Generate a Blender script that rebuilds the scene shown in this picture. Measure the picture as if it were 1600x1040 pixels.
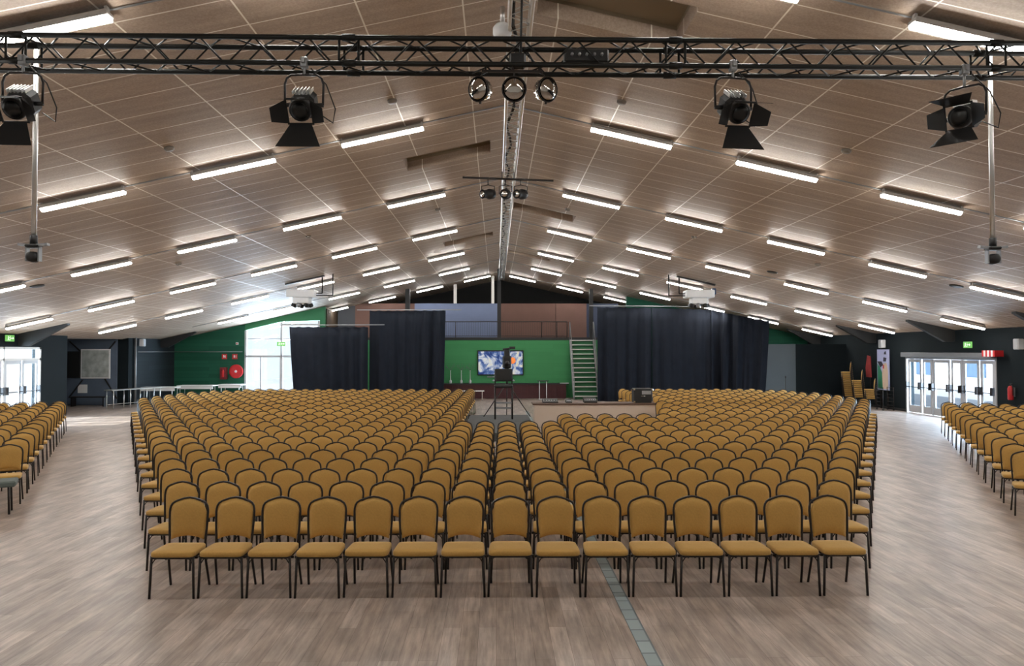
import bpy, math, random
from mathutils import Vector, Matrix
random.seed(7)
R=math.radians; PI=math.pi
scene=bpy.context.scene
for o in list(bpy.data.objects): bpy.data.objects.remove(o)
col=scene.collection

# ------------------------------------------------------------------ camera
cd=bpy.data.cameras.new('camera'); cam=bpy.data.objects.new('camera',cd); col.objects.link(cam)
cd.sensor_width=36.0; cd.lens=36.0*1150/1600; cd.clip_end=300
cam.location=(0,0,2.45); cam.rotation_euler=(PI/2+.0245,.0005,-.0213)
scene.camera=cam
# ------------------------------------------------------------------ view + sky + daylight
vs=scene.view_settings
vs.view_transform='Standard'; vs.look='None'; vs.gamma=1; vs.use_curve_mapping=False; vs.exposure=1.13
LAMP=29.0          # emission of the fluorescent tubes
w=bpy.data.worlds.new('sky'); scene.world=w; w.use_nodes=True
bg=w.node_tree.nodes['Background']; bg.inputs[0].default_value=(.78,.88,1,1); bg.inputs[1].default_value=.66
def daylight(name,loc,rot,sx,sy,power,c=(.66,.82,1)):
    l=bpy.data.lights.new(name,'AREA'); l.shape='RECTANGLE'; l.size=sx; l.size_y=sy; l.energy=power; l.color=c
    o=bpy.data.objects.new(name,l); col.objects.link(o); o.location=loc; o.rotation_euler=rot
    return o
daylight('daylight_right_doors',(18.3,26.7,1.4),(0,PI/2,0),2.6,5.6,1150)
daylight('daylight_left_door',(-18.3,25.4,1.4),(0,-PI/2,0),2.6,4.4,800)
daylight('daylight_back_window',(-11.2,39.8,2.2),(-PI/2,0,0),3.8,3.6,650)

sl=bpy.data.lights.new('sun','SUN'); sl.energy=9; sl.angle=.01; sl.color=(1,.96,.9)
so=bpy.data.objects.new('sun',sl); col.objects.link(so); so.location=(-30,15,20); so.rotation_euler=Vector((-1,-.30,.48)).to_track_quat('Z','Y').to_euler()

# ------------------------------------------------------------------ helpers
class MB:
    def __init__(s): s.v=[]; s.f=[]; s.m=[]; s.sm=[]
    def add(s,vs,fs,mi=0,smooth=False,M=None):
        b=len(s.v)
        for p in vs:
            p=Vector(p)
            if M is not None: p=M@p
            s.v.append(p[:])
        for f in fs: s.f.append([b+i for i in f]); s.m.append(mi); s.sm.append(smooth)
        return s
    def box(s,c,d,mi=0,M=None,rz=0,ry=0,rx=0):
        x,y,z=d[0]/2,d[1]/2,d[2]/2
        vs=[(a*x,b*y,e*z) for a in(-1,1) for b in(-1,1) for e in(-1,1)]
        T=Matrix.Translation(c)@Matrix.Rotation(rz,4,'Z')@Matrix.Rotation(ry,4,'Y')@Matrix.Rotation(rx,4,'X')
        if M is not None: T=M@T
        return s.add(vs,[(0,1,3,2),(4,6,7,5),(0,4,5,1),(2,3,7,6),(0,2,6,4),(1,5,7,3)],mi,False,T)
    def bb(s,x0,x1,y0,y1,z0,z1,mi=0):
        return s.box(((x0+x1)/2,(y0+y1)/2,(z0+z1)/2),(abs(x1-x0),abs(y1-y0),abs(z1-z0)),mi)
    def rbox(s,c,d,r=.01,mi=0,M=None):
        # box with bevelled edges
        x,y,z=d[0]/2,d[1]/2,d[2]/2; r=min(r,x*.9,y*.9,z*.9); vs=[]; fs=[]
        idx={}
        for a in(-1,1):
            for b in(-1,1):
                for e in(-1,1):
                    for k,p in enumerate([(a*x,b*(y-r),e*(z-r)),(a*(x-r),b*y,e*(z-r)),(a*(x-r),b*(y-r),e*z)]):
                        idx[(a,b,e,k)]=len(vs); vs.append(p)
        g=lambda a,b,e,k: idx[(a,b,e,k)]
        for a in(-1,1):
            fs.append([g(a,-1,-1,0),g(a,1,-1,0),g(a,1,1,0),g(a,-1,1,0)][::a])
            fs.append([g(-1,a,-1,1),g(-1,a,1,1),g(1,a,1,1),g(1,a,-1,1)][::a])
            fs.append([g(-1,-1,a,2),g(1,-1,a,2),g(1,1,a,2),g(-1,1,a,2)][::a])
        for a in(-1,1):
            for b in(-1,1):
                fs.append([g(a,b,-1,0),g(a,b,-1,1),g(a,b,1,1),g(a,b,1,0)])
                fs.append([g(-1,a,b,1),g(-1,a,b,2),g(1,a,b,2),g(1,a,b,1)])
                fs.append([g(a,-1,b,0),g(a,-1,b,2),g(a,1,b,2),g(a,1,b,0)])
                for e in(-1,1): fs.append([g(a,b,e,0),g(a,b,e,1),g(a,b,e,2)])
        T=Matrix.Translation(c)
        if M is not None: T=M@T
        return s.add(vs,fs,mi,False,T)
    def tube(s,pts,r,n=8,mi=0,closed=False,M=None,r1=None):
        P=[Vector(p) for p in pts]; N=len(P); vs=[]; fs=[]
        up=None
        for i,p in enumerate(P):
            if closed: t=(P[(i+1)%N]-P[i-1])
            else: t=(P[min(i+1,N-1)]-P[max(i-1,0)])
            t.normalize()
            if up is None:
                up=Vector((0,0,1)) if abs(t.z)<.9 else Vector((1,0,0))
            a=t.cross(up)
            if a.length<1e-4: a=t.orthogonal()
            a.normalize(); b=a.cross(t).normalized(); up=b
            rr=r if r1 is None else r+(r1-r)*i/max(1,N-1)
            for k in range(n):
                an=2*PI*k/n+PI/n; vs.append((p+a*math.cos(an)*rr+b*math.sin(an)*rr)[:])
        for i in range(N if closed else N-1):
            j=(i+1)%N
            for k in range(n): fs.append((i*n+k,i*n+(k+1)%n,j*n+(k+1)%n,j*n+k))
        if not closed: fs.append(tuple(range(n))[::-1]); fs.append(tuple((N-1)*n+k for k in range(n)))
        return s.add(vs,fs,mi,n>4,M)
    def lathe(s,prof,n=20,mi=0,M=None,cap=True):
        vs=[];fs=[]
        for (r,z) in prof:
            for k in range(n): a=2*PI*k/n; vs.append((r*math.cos(a),r*math.sin(a),z))
        for i in range(len(prof)-1):
            for k in range(n): fs.append((i*n+k,i*n+(k+1)%n,(i+1)*n+(k+1)%n,(i+1)*n+k))
        if cap: fs.append(tuple(range(n))[::-1]); fs.append(tuple((len(prof)-1)*n+k for k in range(n)))
        return s.add(vs,fs,mi,True,M)
    def prism(s,poly,t0,t1,axis='y',mi=0,M=None):
        # poly of 2D points; extruded along axis from t0 to t1
        def P(a,b,t): return {'y':(a,t,b),'x':(t,a,b),'z':(a,b,t)}[axis]
        n=len(poly); vs=[P(a,b,t0) for a,b in poly]+[P(a,b,t1) for a,b in poly]
        fs=[tuple(range(n)),tuple(range(n,2*n))[::-1]]+[(i,(i+1)%n,n+(i+1)%n,n+i) for i in range(n)]
        return s.add(vs,fs,mi,False,M)
    def mesh(s,name,mats):
        me=bpy.data.meshes.new(name); me.from_pydata(s.v,[],s.f)
        if not isinstance(mats,(list,tuple)): mats=[mats]
        for m in mats: me.materials.append(m)
        me.polygons.foreach_set('material_index',s.m); me.polygons.foreach_set('use_smooth',s.sm); me.update()
        return me
    def build(s,name,mats,parent=None):
        o=bpy.data.objects.new(name,s.mesh(name,mats)); col.objects.link(o)
        if parent is not None: o.parent=parent
        return o
def tag(o,label=None,cat=None,group=None,kind=None):
    if label: o['label']=label
    if cat: o['category']=cat
    if group: o['group']=group
    if kind: o['kind']=kind
    return o
def thing(name,label,cat,loc=(0,0,0),rz=0,group=None):
    o=bpy.data.objects.new(name,None); o.empty_display_size=.1; col.objects.link(o)
    o.location=loc; o.rotation_euler=(0,0,rz); return tag(o,label,cat,group)
KIDS={}
def copy_tree(o,parent=None,loc=None,rz=None):
    c=o.copy(); col.objects.link(c)
    if parent is not None: c.parent=parent
    if loc is not None: c.location=loc
    if rz is not None: c.rotation_euler=(0,0,rz)
    for k in KIDS.get(o.name) or [x for x in o.children]: copy_tree(k,c)
    return c
def struct(name,mb,mats,parent=None):
    o=mb.build(name,mats,parent)
    if parent is None: o['kind']='structure'
    return o
def euler_M(loc,rx=0,ry=0,rz=0):
    return Matrix.Translation(loc)@Matrix.Rotation(rz,4,'Z')@Matrix.Rotation(ry,4,'Y')@Matrix.Rotation(rx,4,'X')
ONES=['zeroth','first','second','third','fourth','fifth','sixth','seventh','eighth','ninth','tenth','eleventh','twelfth','thirteenth','fourteenth','fifteenth','sixteenth','seventeenth','eighteenth','nineteenth','twentieth']
def nth(n):
    if n<=20: return ONES[n]
    return 'twenty-'+ONES[n-20]

# ------------------------------------------------------------------ materials
def mat(name,c,rough=.5,metal=0,noise=0,nscale=20,emit=None,es=0,bump=0,spec=.5,sheen=0):
    m=bpy.data.materials.new(name); m.use_nodes=True; nt=m.node_tree; b=nt.nodes['Principled BSDF']
    b.inputs['Base Color'].default_value=(*c,1); b.inputs['Roughness'].default_value=rough; b.inputs['Metallic'].default_value=metal
    b.inputs['Specular IOR Level'].default_value=spec
    if sheen: b.inputs['Sheen Weight'].default_value=sheen; b.inputs['Sheen Tint'].default_value=(1,.8,.45,1)
    tc=nt.nodes.new('ShaderNodeTexCoord'); n=nt.nodes.new('ShaderNodeTexNoise'); n.inputs['Scale'].default_value=nscale; n.inputs['Detail'].default_value=4
    nt.links.new(tc.outputs['Object'],n.inputs['Vector'])
    if noise:
        r=nt.nodes.new('ShaderNodeMix'); r.data_type='RGBA'
        r.inputs[6].default_value=(*[x*(1-noise) for x in c],1); r.inputs[7].default_value=(*[min(1,x*(1+noise)) for x in c],1)
        nt.links.new(n.outputs['Fac'],r.inputs[0]); nt.links.new(r.outputs[2],b.inputs['Base Color'])
    if bump:
        bp=nt.nodes.new('ShaderNodeBump'); bp.inputs['Strength'].default_value=bump; bp.inputs['Distance'].default_value=.01
        nt.links.new(n.outputs['Fac'],bp.inputs['Height']); nt.links.new(bp.outputs[0],b.inputs['Normal'])
    if emit: b.inputs['Emission Color'].default_value=(*emit,1); b.inputs['Emission Strength'].default_value=es
    return m
M={}
M['fabric']=mat('mustard_fabric',(.45,.26,.064),.85,noise=.18,nscale=60,bump=.15,sheen=.45)
M['black_metal']=mat('black_metal',(.018,.014,.013),.35,metal=.3,noise=.2,nscale=8)
M['black']=mat('black_paint',(.010,.010,.010),.55,noise=.3,nscale=15)
M['truss_black']=mat('truss_black',(.008,.009,.008),.45,noise=.3,nscale=6,spec=.3)
M['alu']=mat('aluminium',(.72,.72,.70),.32,metal=.85,noise=.1,nscale=5)
M['grey_steel']=mat('grey_steel',(.30,.31,.32),.45,metal=.5,noise=.15,nscale=4)
M['chrome']=mat('chrome',(.75,.75,.75),.12,metal=1,noise=.05,nscale=4)
M['housing']=mat('lamp_housing',(.42,.40,.38),.5,noise=.1,nscale=4)
M['tube']=mat('lamp_tube',(1,1,1),.4,noise=.01,emit=(1,.97,.92),es=LAMP)
M['darkwall']=mat('charcoal_wall',(.011,.016,.019),.9,noise=.18,nscale=1.3,spec=.15)
M['bluegrey']=mat('blue_grey_board',(.10,.135,.19),.7,noise=.25,nscale=1.5)
M['greywhite']=mat('off_white_paint',(.62,.61,.58),.45,noise=.06,nscale=3)
M['frame_grey']=mat('pale_grey_frame',(.42,.43,.45),.4,noise=.06,nscale=3)
M['white']=mat('white_plastic',(.75,.76,.77),.45,noise=.04,nscale=3)
M['curtain']=mat('black_curtain',(.0085,.0115,.019),.9,noise=.3,nscale=3,spec=.25)
M['red']=mat('red_enamel',(.55,.02,.025),.4,noise=.1,nscale=5)
M['darkred']=mat('dark_red_panel',(.050,.006,.008),.6,noise=.3,nscale=6)
M['brick_brown']=mat('brown_wall',(.120,.062,.048),.8,noise=.12,nscale=2)
M['blue_wall']=mat('dusty_blue_wall',(.135,.170,.275),.8,noise=.1,nscale=2)
M['beige']=mat('beige_panel',(.60,.49,.40),.6,noise=.06,nscale=3)
M['woodtop']=mat('brown_desktop',(.11,.055,.035),.5,noise=.2,nscale=5)
M['platform']=mat('grey_platform',(.07,.075,.075),.8,noise=.3,nscale=4)
M['vent']=mat('hatch_board',(.27,.215,.145),.8,noise=.08,nscale=2)
M['gable']=mat('gable_black',(.004,.004,.004),.95,noise=.3,nscale=2)
M['dirtydet']=mat('detector_plastic',(.20,.17,.14),.6,noise=.15,nscale=9)
M['trim']=mat('dark_trim',(.016,.017,.018),.6,noise=.2,nscale=3)
M['greengrey']=mat('grey_green_cloth',(.10,.125,.115),.8,noise=.15,nscale=9)
M['concrete']=mat('outdoor_paving',(.26,.28,.31),.9,noise=.1,nscale=1)
def exitmat():
    return mat('exit_green',(.12,.45,.10),.5,noise=.05,emit=(.25,.60,.15),es=.22)
M['exit']=exitmat()
M['exit_sym']=mat('exit_symbol',(.9,1,.9),.5,noise=.02,emit=(.9,1,.85),es=.4)
def glass():
    m=bpy.data.materials.new('clear_glass'); m.use_nodes=True; nt=m.node_tree; nt.nodes.clear()
    o=nt.nodes.new('ShaderNodeOutputMaterial'); mx=nt.nodes.new('ShaderNodeMixShader'); t=nt.nodes.new('ShaderNodeBsdfTransparent'); g=nt.nodes.new('ShaderNodeBsdfGlossy')
    t.inputs[0].default_value=(.93,.96,.97,1); g.inputs['Roughness'].default_value=.03
    mx.inputs[0].default_value=.07
    nt.links.new(t.outputs[0],mx.inputs[1]); nt.links.new(g.outputs[0],mx.inputs[2]); nt.links.new(mx.outputs[0],o.inputs[0])
    return m
M['glass']=glass()
def brickmat(name,c,grout,sx,sy,axis='xz',mortar=.02,rough=.7,var=.15):
    m=bpy.data.materials.new(name); m.use_nodes=True; nt=m.node_tree; b=nt.nodes['Principled BSDF']; b.inputs['Roughness'].default_value=rough; b.inputs['Specular IOR Level'].default_value=.2
    tc=nt.nodes.new('ShaderNodeTexCoord'); sep=nt.nodes.new('ShaderNodeSeparateXYZ'); cmb=nt.nodes.new('ShaderNodeCombineXYZ')
    nt.links.new(tc.outputs['Object'],sep.inputs[0])
    nt.links.new(sep.outputs['XYZ'.index(axis[0].upper())],cmb.inputs[0]); nt.links.new(sep.outputs['XYZ'.index(axis[1].upper())],cmb.inputs[1])
    br=nt.nodes.new('ShaderNodeTexBrick'); br.inputs['Scale'].default_value=1; br.inputs['Brick Width'].default_value=sx; br.inputs['Row Height'].default_value=sy
    br.inputs['Mortar Size'].default_value=mortar; br.inputs['Mortar Smooth'].default_value=.3
    br.inputs['Color1'].default_value=(*[x*(1-var) for x in c],1); br.inputs['Color2'].default_value=(*[x*(1+var) for x in c],1); br.inputs['Mortar'].default_value=(*grout,1)
    nt.links.new(cmb.outputs[0],br.inputs['Vector']); nt.links.new(br.outputs['Color'],b.inputs['Base Color'])
    return m
M['green']=brickmat('green_painted_block',(.062,.265,.105),(.055,.235,.09),3.0,.2,'xz',.006,var=.05)
M['greendark']=brickmat('deep_green_boards',(.016,.095,.058),(.011,.072,.045),6,.18,'xz',.006)
M['darkblock']=brickmat('charcoal_boards',(.016,.023,.028),(.011,.016,.020),6,.22,'yz',.006)
def floormat():
    m=bpy.data.materials.new('oak_laminate'); m.use_nodes=True; nt=m.node_tree; b=nt.nodes['Principled BSDF']; L=nt.links.new
    tc=nt.nodes.new('ShaderNodeTexCoord'); mp=nt.nodes.new('ShaderNodeMapping'); mp.inputs['Rotation'].default_value=(0,0,PI/2)
    L(tc.outputs['Object'],mp.inputs[0])
    br=nt.nodes.new('ShaderNodeTexBrick'); br.inputs['Scale'].default_value=1; br.inputs['Brick Width'].default_value=1.1; br.inputs['Row Height'].default_value=.155
    br.inputs['Mortar Size'].default_value=.0015; br.offset=.37; br.inputs['Color1'].default_value=(.335,.272,.232,1); br.inputs['Color2'].default_value=(.485,.412,.365,1); br.inputs['Mortar'].default_value=(.17,.125,.10,1)
    L(mp.outputs[0],br.inputs['Vector'])
    mp2=nt.nodes.new('ShaderNodeMapping'); mp2.inputs['Scale'].default_value=(14,1.1,1); L(tc.outputs['Object'],mp2.inputs[0])
    n=nt.nodes.new('ShaderNodeTexNoise'); n.inputs['Scale'].default_value=1.6; n.inputs['Detail'].default_value=7; n.inputs['Roughness'].default_value=.65; L(mp2.outputs[0],n.inputs['Vector'])
    mp3=nt.nodes.new('ShaderNodeMapping'); mp3.inputs['Scale'].default_value=(3.2,1.2,1); L(tc.outputs['Object'],mp3.inputs[0])
    n2=nt.nodes.new('ShaderNodeTexNoise'); n2.inputs['Scale'].default_value=1.5; n2.inputs['Detail'].default_value=3; L(mp3.outputs[0],n2.inputs['Vector'])
    cr=nt.nodes.new('ShaderNodeValToRGB'); cr.color_ramp.elements[0].position=.3; cr.color_ramp.elements[0].color=(.55,.53,.52,1); cr.color_ramp.elements[1].position=.7; cr.color_ramp.elements[1].color=(1.15,1.14,1.13,1)
    L(n.outputs['Fac'],cr.inputs[0])
    cr2=nt.nodes.new('ShaderNodeValToRGB'); cr2.color_ramp.elements[0].position=.3; cr2.color_ramp.elements[0].color=(.72,.72,.72,1); cr2.color_ramp.elements[1].position=.7; cr2.color_ramp.elements[1].color=(1.12,1.1,1.08,1)
    L(n2.outputs['Fac'],cr2.inputs[0])
    m1=nt.nodes.new('ShaderNodeMix'); m1.data_type='RGBA'; m1.blend_type='MULTIPLY'; m1.inputs[0].default_value=1; L(br.outputs['Color'],m1.inputs[6]); L(cr.outputs[0],m1.inputs[7])
    m2=nt.nodes.new('ShaderNodeMix'); m2.data_type='RGBA'; m2.blend_type='MULTIPLY'; m2.inputs[0].default_value=1; L(m1.outputs[2],m2.inputs[6]); L(cr2.outputs[0],m2.inputs[7])
    L(m2.outputs[2],b.inputs['Base Color']); b.inputs['Roughness'].default_value=.36; b.inputs['Specular IOR Level'].default_value=.5
    return m
M['floor']=floormat()
def ceilmat():
    m=bpy.data.materials.new('ceiling_fibre_board'); m.use_nodes=True; nt=m.node_tree; b=nt.nodes['Principled BSDF']; L=nt.links.new
    tc=nt.nodes.new('ShaderNodeTexCoord')
    n=nt.nodes.new('ShaderNodeTexNoise'); n.inputs['Scale'].default_value=38; n.inputs['Detail'].default_value=5; n.inputs['Roughness'].default_value=.7; L(tc.outputs['Object'],n.inputs['Vector'])
    mp=nt.nodes.new('ShaderNodeMapping'); mp.inputs['Scale'].default_value=(.35,3.5,1); L(tc.outputs['Object'],mp.inputs[0])
    n2=nt.nodes.new('ShaderNodeTexNoise'); n2.inputs['Scale'].default_value=2.2; n2.inputs['Detail'].default_value=5; L(mp.outputs[0],n2.inputs['Vector'])
    cr=nt.nodes.new('ShaderNodeValToRGB'); cr.color_ramp.elements[0].position=.32; cr.color_ramp.elements[0].color=(.335,.252,.187,1); cr.color_ramp.elements[1].position=.68; cr.color_ramp.elements[1].color=(.475,.37,.285,1)
    L(n.outputs['Fac'],cr.inputs[0])
    cr2=nt.nodes.new('ShaderNodeValToRGB'); cr2.color_ramp.elements[0].position=.3; cr2.color_ramp.elements[0].color=(.86,.85,.84,1); cr2.color_ramp.elements[1].position=.7; cr2.color_ramp.elements[1].color=(1.08,1.08,1.08,1)
    L(n2.outputs['Fac'],cr2.inputs[0])
    mm=nt.nodes.new('ShaderNodeMix'); mm.data_type='RGBA'; mm.blend_type='MULTIPLY'; mm.inputs[0].default_value=1; L(cr.outputs[0],mm.inputs[6]); L(cr2.outputs[0],mm.inputs[7])
    # joints between boards: strips coloured pale for light glancing off them, every 1.2 m down the slope, every 0.61 m along the hall
    br=nt.nodes.new('ShaderNodeTexBrick'); br.offset=0; br.inputs['Scale'].default_value=1; br.inputs['Brick Width'].default_value=1.2; br.inputs['Row Height'].default_value=.611
    br.inputs['Mortar Size'].default_value=.011; br.inputs['Mortar Smooth'].default_value=.2
    mp3=nt.nodes.new('ShaderNodeMapping'); mp3.inputs['Location'].default_value=(-.79,.21,0); L(tc.outputs['Object'],mp3.inputs[0]); L(mp3.outputs[0],br.inputs['Vector'])
    fin=nt.nodes.new('ShaderNodeMix'); fin.data_type='RGBA'; L(br.outputs['Fac'],fin.inputs[0]); L(mm.outputs[2],fin.inputs[6]); fin.inputs[7].default_value=(.86,.80,.70,1)
    L(fin.outputs[2],b.inputs['Base Color'])
    rg=nt.nodes.new('ShaderNodeMapRange'); rg.inputs[3].default_value=.62; rg.inputs[4].default_value=.38; L(br.outputs['Fac'],rg.inputs[0]); L(rg.outputs[0],b.inputs['Roughness'])
    mt=nt.nodes.new('ShaderNodeMapRange'); mt.inputs[3].default_value=0; mt.inputs[4].default_value=.0; L(br.outputs['Fac'],mt.inputs[0]); L(mt.outputs[0],b.inputs['Metallic'])
    return m
M['ceil']=ceilmat()

# ------------------------------------------------------------------ the hall
XL,XR,RX=-16.8,16.55,.195      # wall faces and ridge line
ZR,SL=6.83,.222                # ceiling height at the ridge, roof slope
Y0,YB,YG=-4.0,38.8,45.3        # behind the camera, back wall, gable
cz=lambda x: ZR-SL*abs(x-RX)
TH=.3
struct('floor',MB().bb(-20.2,XR+TH,Y0-.3,YG+.3,-.25,0),M['floor'])
tag(MB().bb(1.175,1.305,Y0,30,0,.004).build('trim_1',[brickmat('floor_channel_cover',(.30,.36,.37),(.14,.17,.18),.25,.13,'yx',.012,.5,.12)]),kind='structure')
struct('ground_outside',MB().bb(-60,-20.4,-10,60,-.3,-.05).bb(XR+TH+.02,60,-10,60,-.3,-.05).bb(-20.2,XR,YG+.4,80,-.3,-.05),M['concrete'])
# ceiling slopes with recessed hatches near the ridge
HATCH=[(1,8.25,9.3),(-1,14.95,15.95),(1,21.2,22.2),(-1,26.5,27.5),(1,31.2,32.0)]
def slope(side):
    mb=MB(); xw=(-17.1 if side<0 else XR+.3)
    def q(xa,xb,ya,yb):
        a=min(xa,xb); b=max(xa,xb)
        mb.add([(a,ya,cz(a)),(b,ya,cz(b)),(b,yb,cz(b)),(a,yb,cz(a)),(a,ya,cz(a)+.2),(b,ya,cz(b)+.2),(b,yb,cz(b)+.2),(a,yb,cz(a)+.2)],
          [(0,3,2,1),(4,5,6,7),(0,1,5,4),(2,3,7,6),(1,2,6,5),(0,4,7,3)])
    ye=YB+.3 if side<0 else YG+.3
    if side<0: q(RX,-9.2,YB+.3,YG+.3)
    ys=[Y0-.3]+[v for s,a,b in HATCH if s==side for v in(a,b)]+[ye]
    hx0=RX+side*.32; hx1=RX+side*2.12
    for i in range(len(ys)-1):
        if i%2==0: q(RX,xw,ys[i],ys[i+1])
        else: q(RX,hx0,ys[i],ys[i+1]); q(hx1,xw,ys[i],ys[i+1])
    o=mb.build('ceiling',M['ceil']); o['kind']='structure'
    for s,a,b in HATCH:
        if s==side:
            h=MB(); lo,hi=min(hx0,hx1),max(hx0,hx1)
            z=lambda x,d: cz(x)+d
            for (x0,x1,y0,y1) in [(lo-.04,lo,a-.04,b+.04),(hi,hi+.04,a-.04,b+.04),(lo,hi,a-.04,a),(lo,hi,b,b+.04)]:
                h.add([(x0,y0,z(x0,.201)),(x1,y0,z(x1,.201)),(x1,y1,z(x1,.201)),(x0,y1,z(x0,.201)),(x0,y0,z(x0,.3)),(x1,y0,z(x1,.3)),(x1,y1,z(x1,.3)),(x0,y1,z(x0,.3))],[(0,3,2,1),(4,5,6,7),(0,1,5,4),(2,3,7,6),(1,2,6,5),(0,4,7,3)])
            h.add([(lo,a,z(lo,.25)),(hi,a,z(hi,.25)),(hi,b,z(hi,.25)),(lo,b,z(lo,.25)),(lo,a,z(lo,.3)),(hi,a,z(hi,.3)),(hi,b,z(hi,.3)),(lo,b,z(lo,.3))],[(0,3,2,1),(4,5,6,7),(0,1,5,4),(2,3,7,6),(1,2,6,5),(0,4,7,3)])
            struct('ceiling_hatch',h,M['vent'])
slope(-1); slope(1)
struct('ceiling_alcove',MB().bb(-20.2,-17.1,28.9,34.3,3.0,3.2),M['greywhite'])
struct('alcove_pale_backing',MB().bb(-20.3,-17.12,28.7,28.89,0,3.4),M['frame_grey'])  # pale sheet added outside so the left door panes look bright
# pale building across the yard, seen through the right-hand doors
ob=thing('neighbouring_building','pale building with blue windows outside the right glazed doors','building',(29,0,-.05))
MB().bb(0,6,10,75,0,7.5).build('wall',mat('pale_render',(.36,.40,.47),.8,noise=.05),ob)
for k in range(12):
    for z in(.9,4.2): MB().bb(-.06,0,13+k*5,15.2+k*5,z,z+1.7).build('window',mat('far_window_blue',(.06,.11,.2),.3,noise=.1) if k==0 and z<1 else bpy.data.materials['far_window_blue'],ob)
# walls
wr=MB()
D0,D1,DZ=24.03,29.38,2.20
wr.bb(XR,XR+TH,Y0,D0,0,3.6).bb(XR,XR+TH,D1,YG,0,3.6).bb(XR,XR+TH,D0,D1,DZ,3.6)
struct('wall_right',wr,M['darkwall'])
wl=MB(); E0,E1,EZ=23.4,27.5,2.60
wl.bb(XL-TH,XL,Y0,E0,0,3.4).bb(XL-TH,XL,E1,29.2,0,3.4).bb(XL-TH,XL,E0,E1,EZ,3.4)
struct('wall_left',wl,M['darkwall'])
struct('wall_left_rear',MB().bb(XL-TH,XL,34.65,YB+.3,0,3.4),M['darkblock'])
struct('wall_alcove',MB().bb(-20.2,XL-TH,28.9,29.2,0,3.4).bb(-20.2,-19.9,29.2,34.0,0,3.4).bb(-20.2,XL-TH-.0,34.0,34.3,0,3.4).bb(XL-TH,XL,34.0,34.649,0,3.4),M['darkwall'])
struct('wall_front',MB().bb(-20.2,XR+TH,Y0-.3,Y0,0,7.4),M['greywhite'])
# back wall, window opening between x -13.15 and -9.25
WX0,WX1,WZ=-13.15,-9.25,4.0
struct('wall_back_left',MB().prism([(XL,0),(WX0,0),(WX0,cz(WX0)+.15),(XL,cz(XL)+.15)],YB,YB+.3),M['greendark'])
gw=mat('green_plaster',(.035,.19,.085),.75,noise=.1,nscale=2)
struct('wall_back_upper',MB().prism([(WX0,WZ-.45),(-11.25,WZ),(WX1,WZ+.06),(WX1+.25,WZ+.06),(WX1+.25,cz(WX1)+.15),(WX0,cz(WX0)+.15)],YB,YB+.3).bb(WX1,WX1+.25,YB,YB+.3,0,WZ+.06),gw)
struct('wall_back_center',MB().bb(WX1+.25,5.5,YB,YB+.3,0,3.03).bb(5.5,5.95,YB,YB+.3,2.19,3.03),M['green'])
struct('wall_back_right',MB().prism([(6.9,0),(XR,0),(XR,cz(XR)+.1),(6.9,cz(6.9)+.1)],YB,YB+.3),M['greendark'])
struct('wall_gable',MB().prism([(-9.2,0),(XR,0),(XR,cz(XR)),(RX,ZR),(-9.2,cz(-9.2))],YG,YG+.3),M['gable'])
struct('mezzanine_floor',MB().bb(-9.0,6.9,YB-.05,YG,3.035,3.17),M['trim'])
YU=41.5
def up(name,x0,x1,z1,m,n=0):
    mb=MB().bb(x0,x1,YU,YU+.15,3.17,z1); mb.bb(x0,x1,YU-.02,YU+.17,z1,z1+.05)
    return struct(name,mb,m)
up('wall_upper_grey',-8.9,-7.93,4.95,mat('slate_panel',(.045,.05,.06),.8,noise=.1))
up('wall_upper_brown_left',-7.93,-4.6,5.08,M['brick_brown'])
up('wall_upper_blue',-4.6,.15,5.08,M['blue_wall'])
up('wall_upper_brown_right',.15,3.345,5.08,M['brick_brown'])
up('wall_upper_brown_end',3.36,5.1,5.08,M['brick_brown'])
up('wall_upper_navy',5.1,6.9,5.08,mat('navy_panel',(.02,.03,.06),.7,noise=.1))
struct('wall_loft',MB().bb(-9.2,-8.95,YB+.3,YG,0,4.7),mat('loft_timber',(.05,.03,.014),.8,noise=.3,nscale=5))
# columns on the mezzanine edge
for nm,x,z0,mm,wd,yy in [('trim_2',.15,3.17,M['trim'],.2,39.0),('trim_3',5.05,3.17,M['trim'],.2,39.0),('trim_4',-4.7,3.17,M['trim'],.24,39.0),('trim_5',-2.35,3.17,M['greywhite'],.17,42.0),('trim_6',-.2,3.17,M['greywhite'],.16,42.0)]:
    struct(nm,MB().bb(x-wd/2,x+wd/2,yy,yy+wd,z0,cz(x)-.0),mm)
# haunches of the portal frames along both eaves
for k in range(7):
    y=7.4+5.5*k+2.4
    if y>38: continue
    mb=MB()
    for sgn,xw in((-1,XL),(1,XR)):
        if sgn<0 and 29.2<y<34.6: continue
        xi=xw-sgn*1.7
        mb.prism([(xw,cz(xw)+.02),(xi,cz(xi)+.02),(xi,cz(xi)-.06),(xw-sgn*.35,cz(xw)-.42),(xw,cz(xw)-.42)],y-.09,y+.09)
    struct('trim_%d'%(10+k),mb,M['trim'])
struct('baseboard_right',MB().bb(XR-.02,XR,Y0,D0,0,.1).bb(XR-.02,XR,D1,34.5,0,.1),M['trim'])

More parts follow.
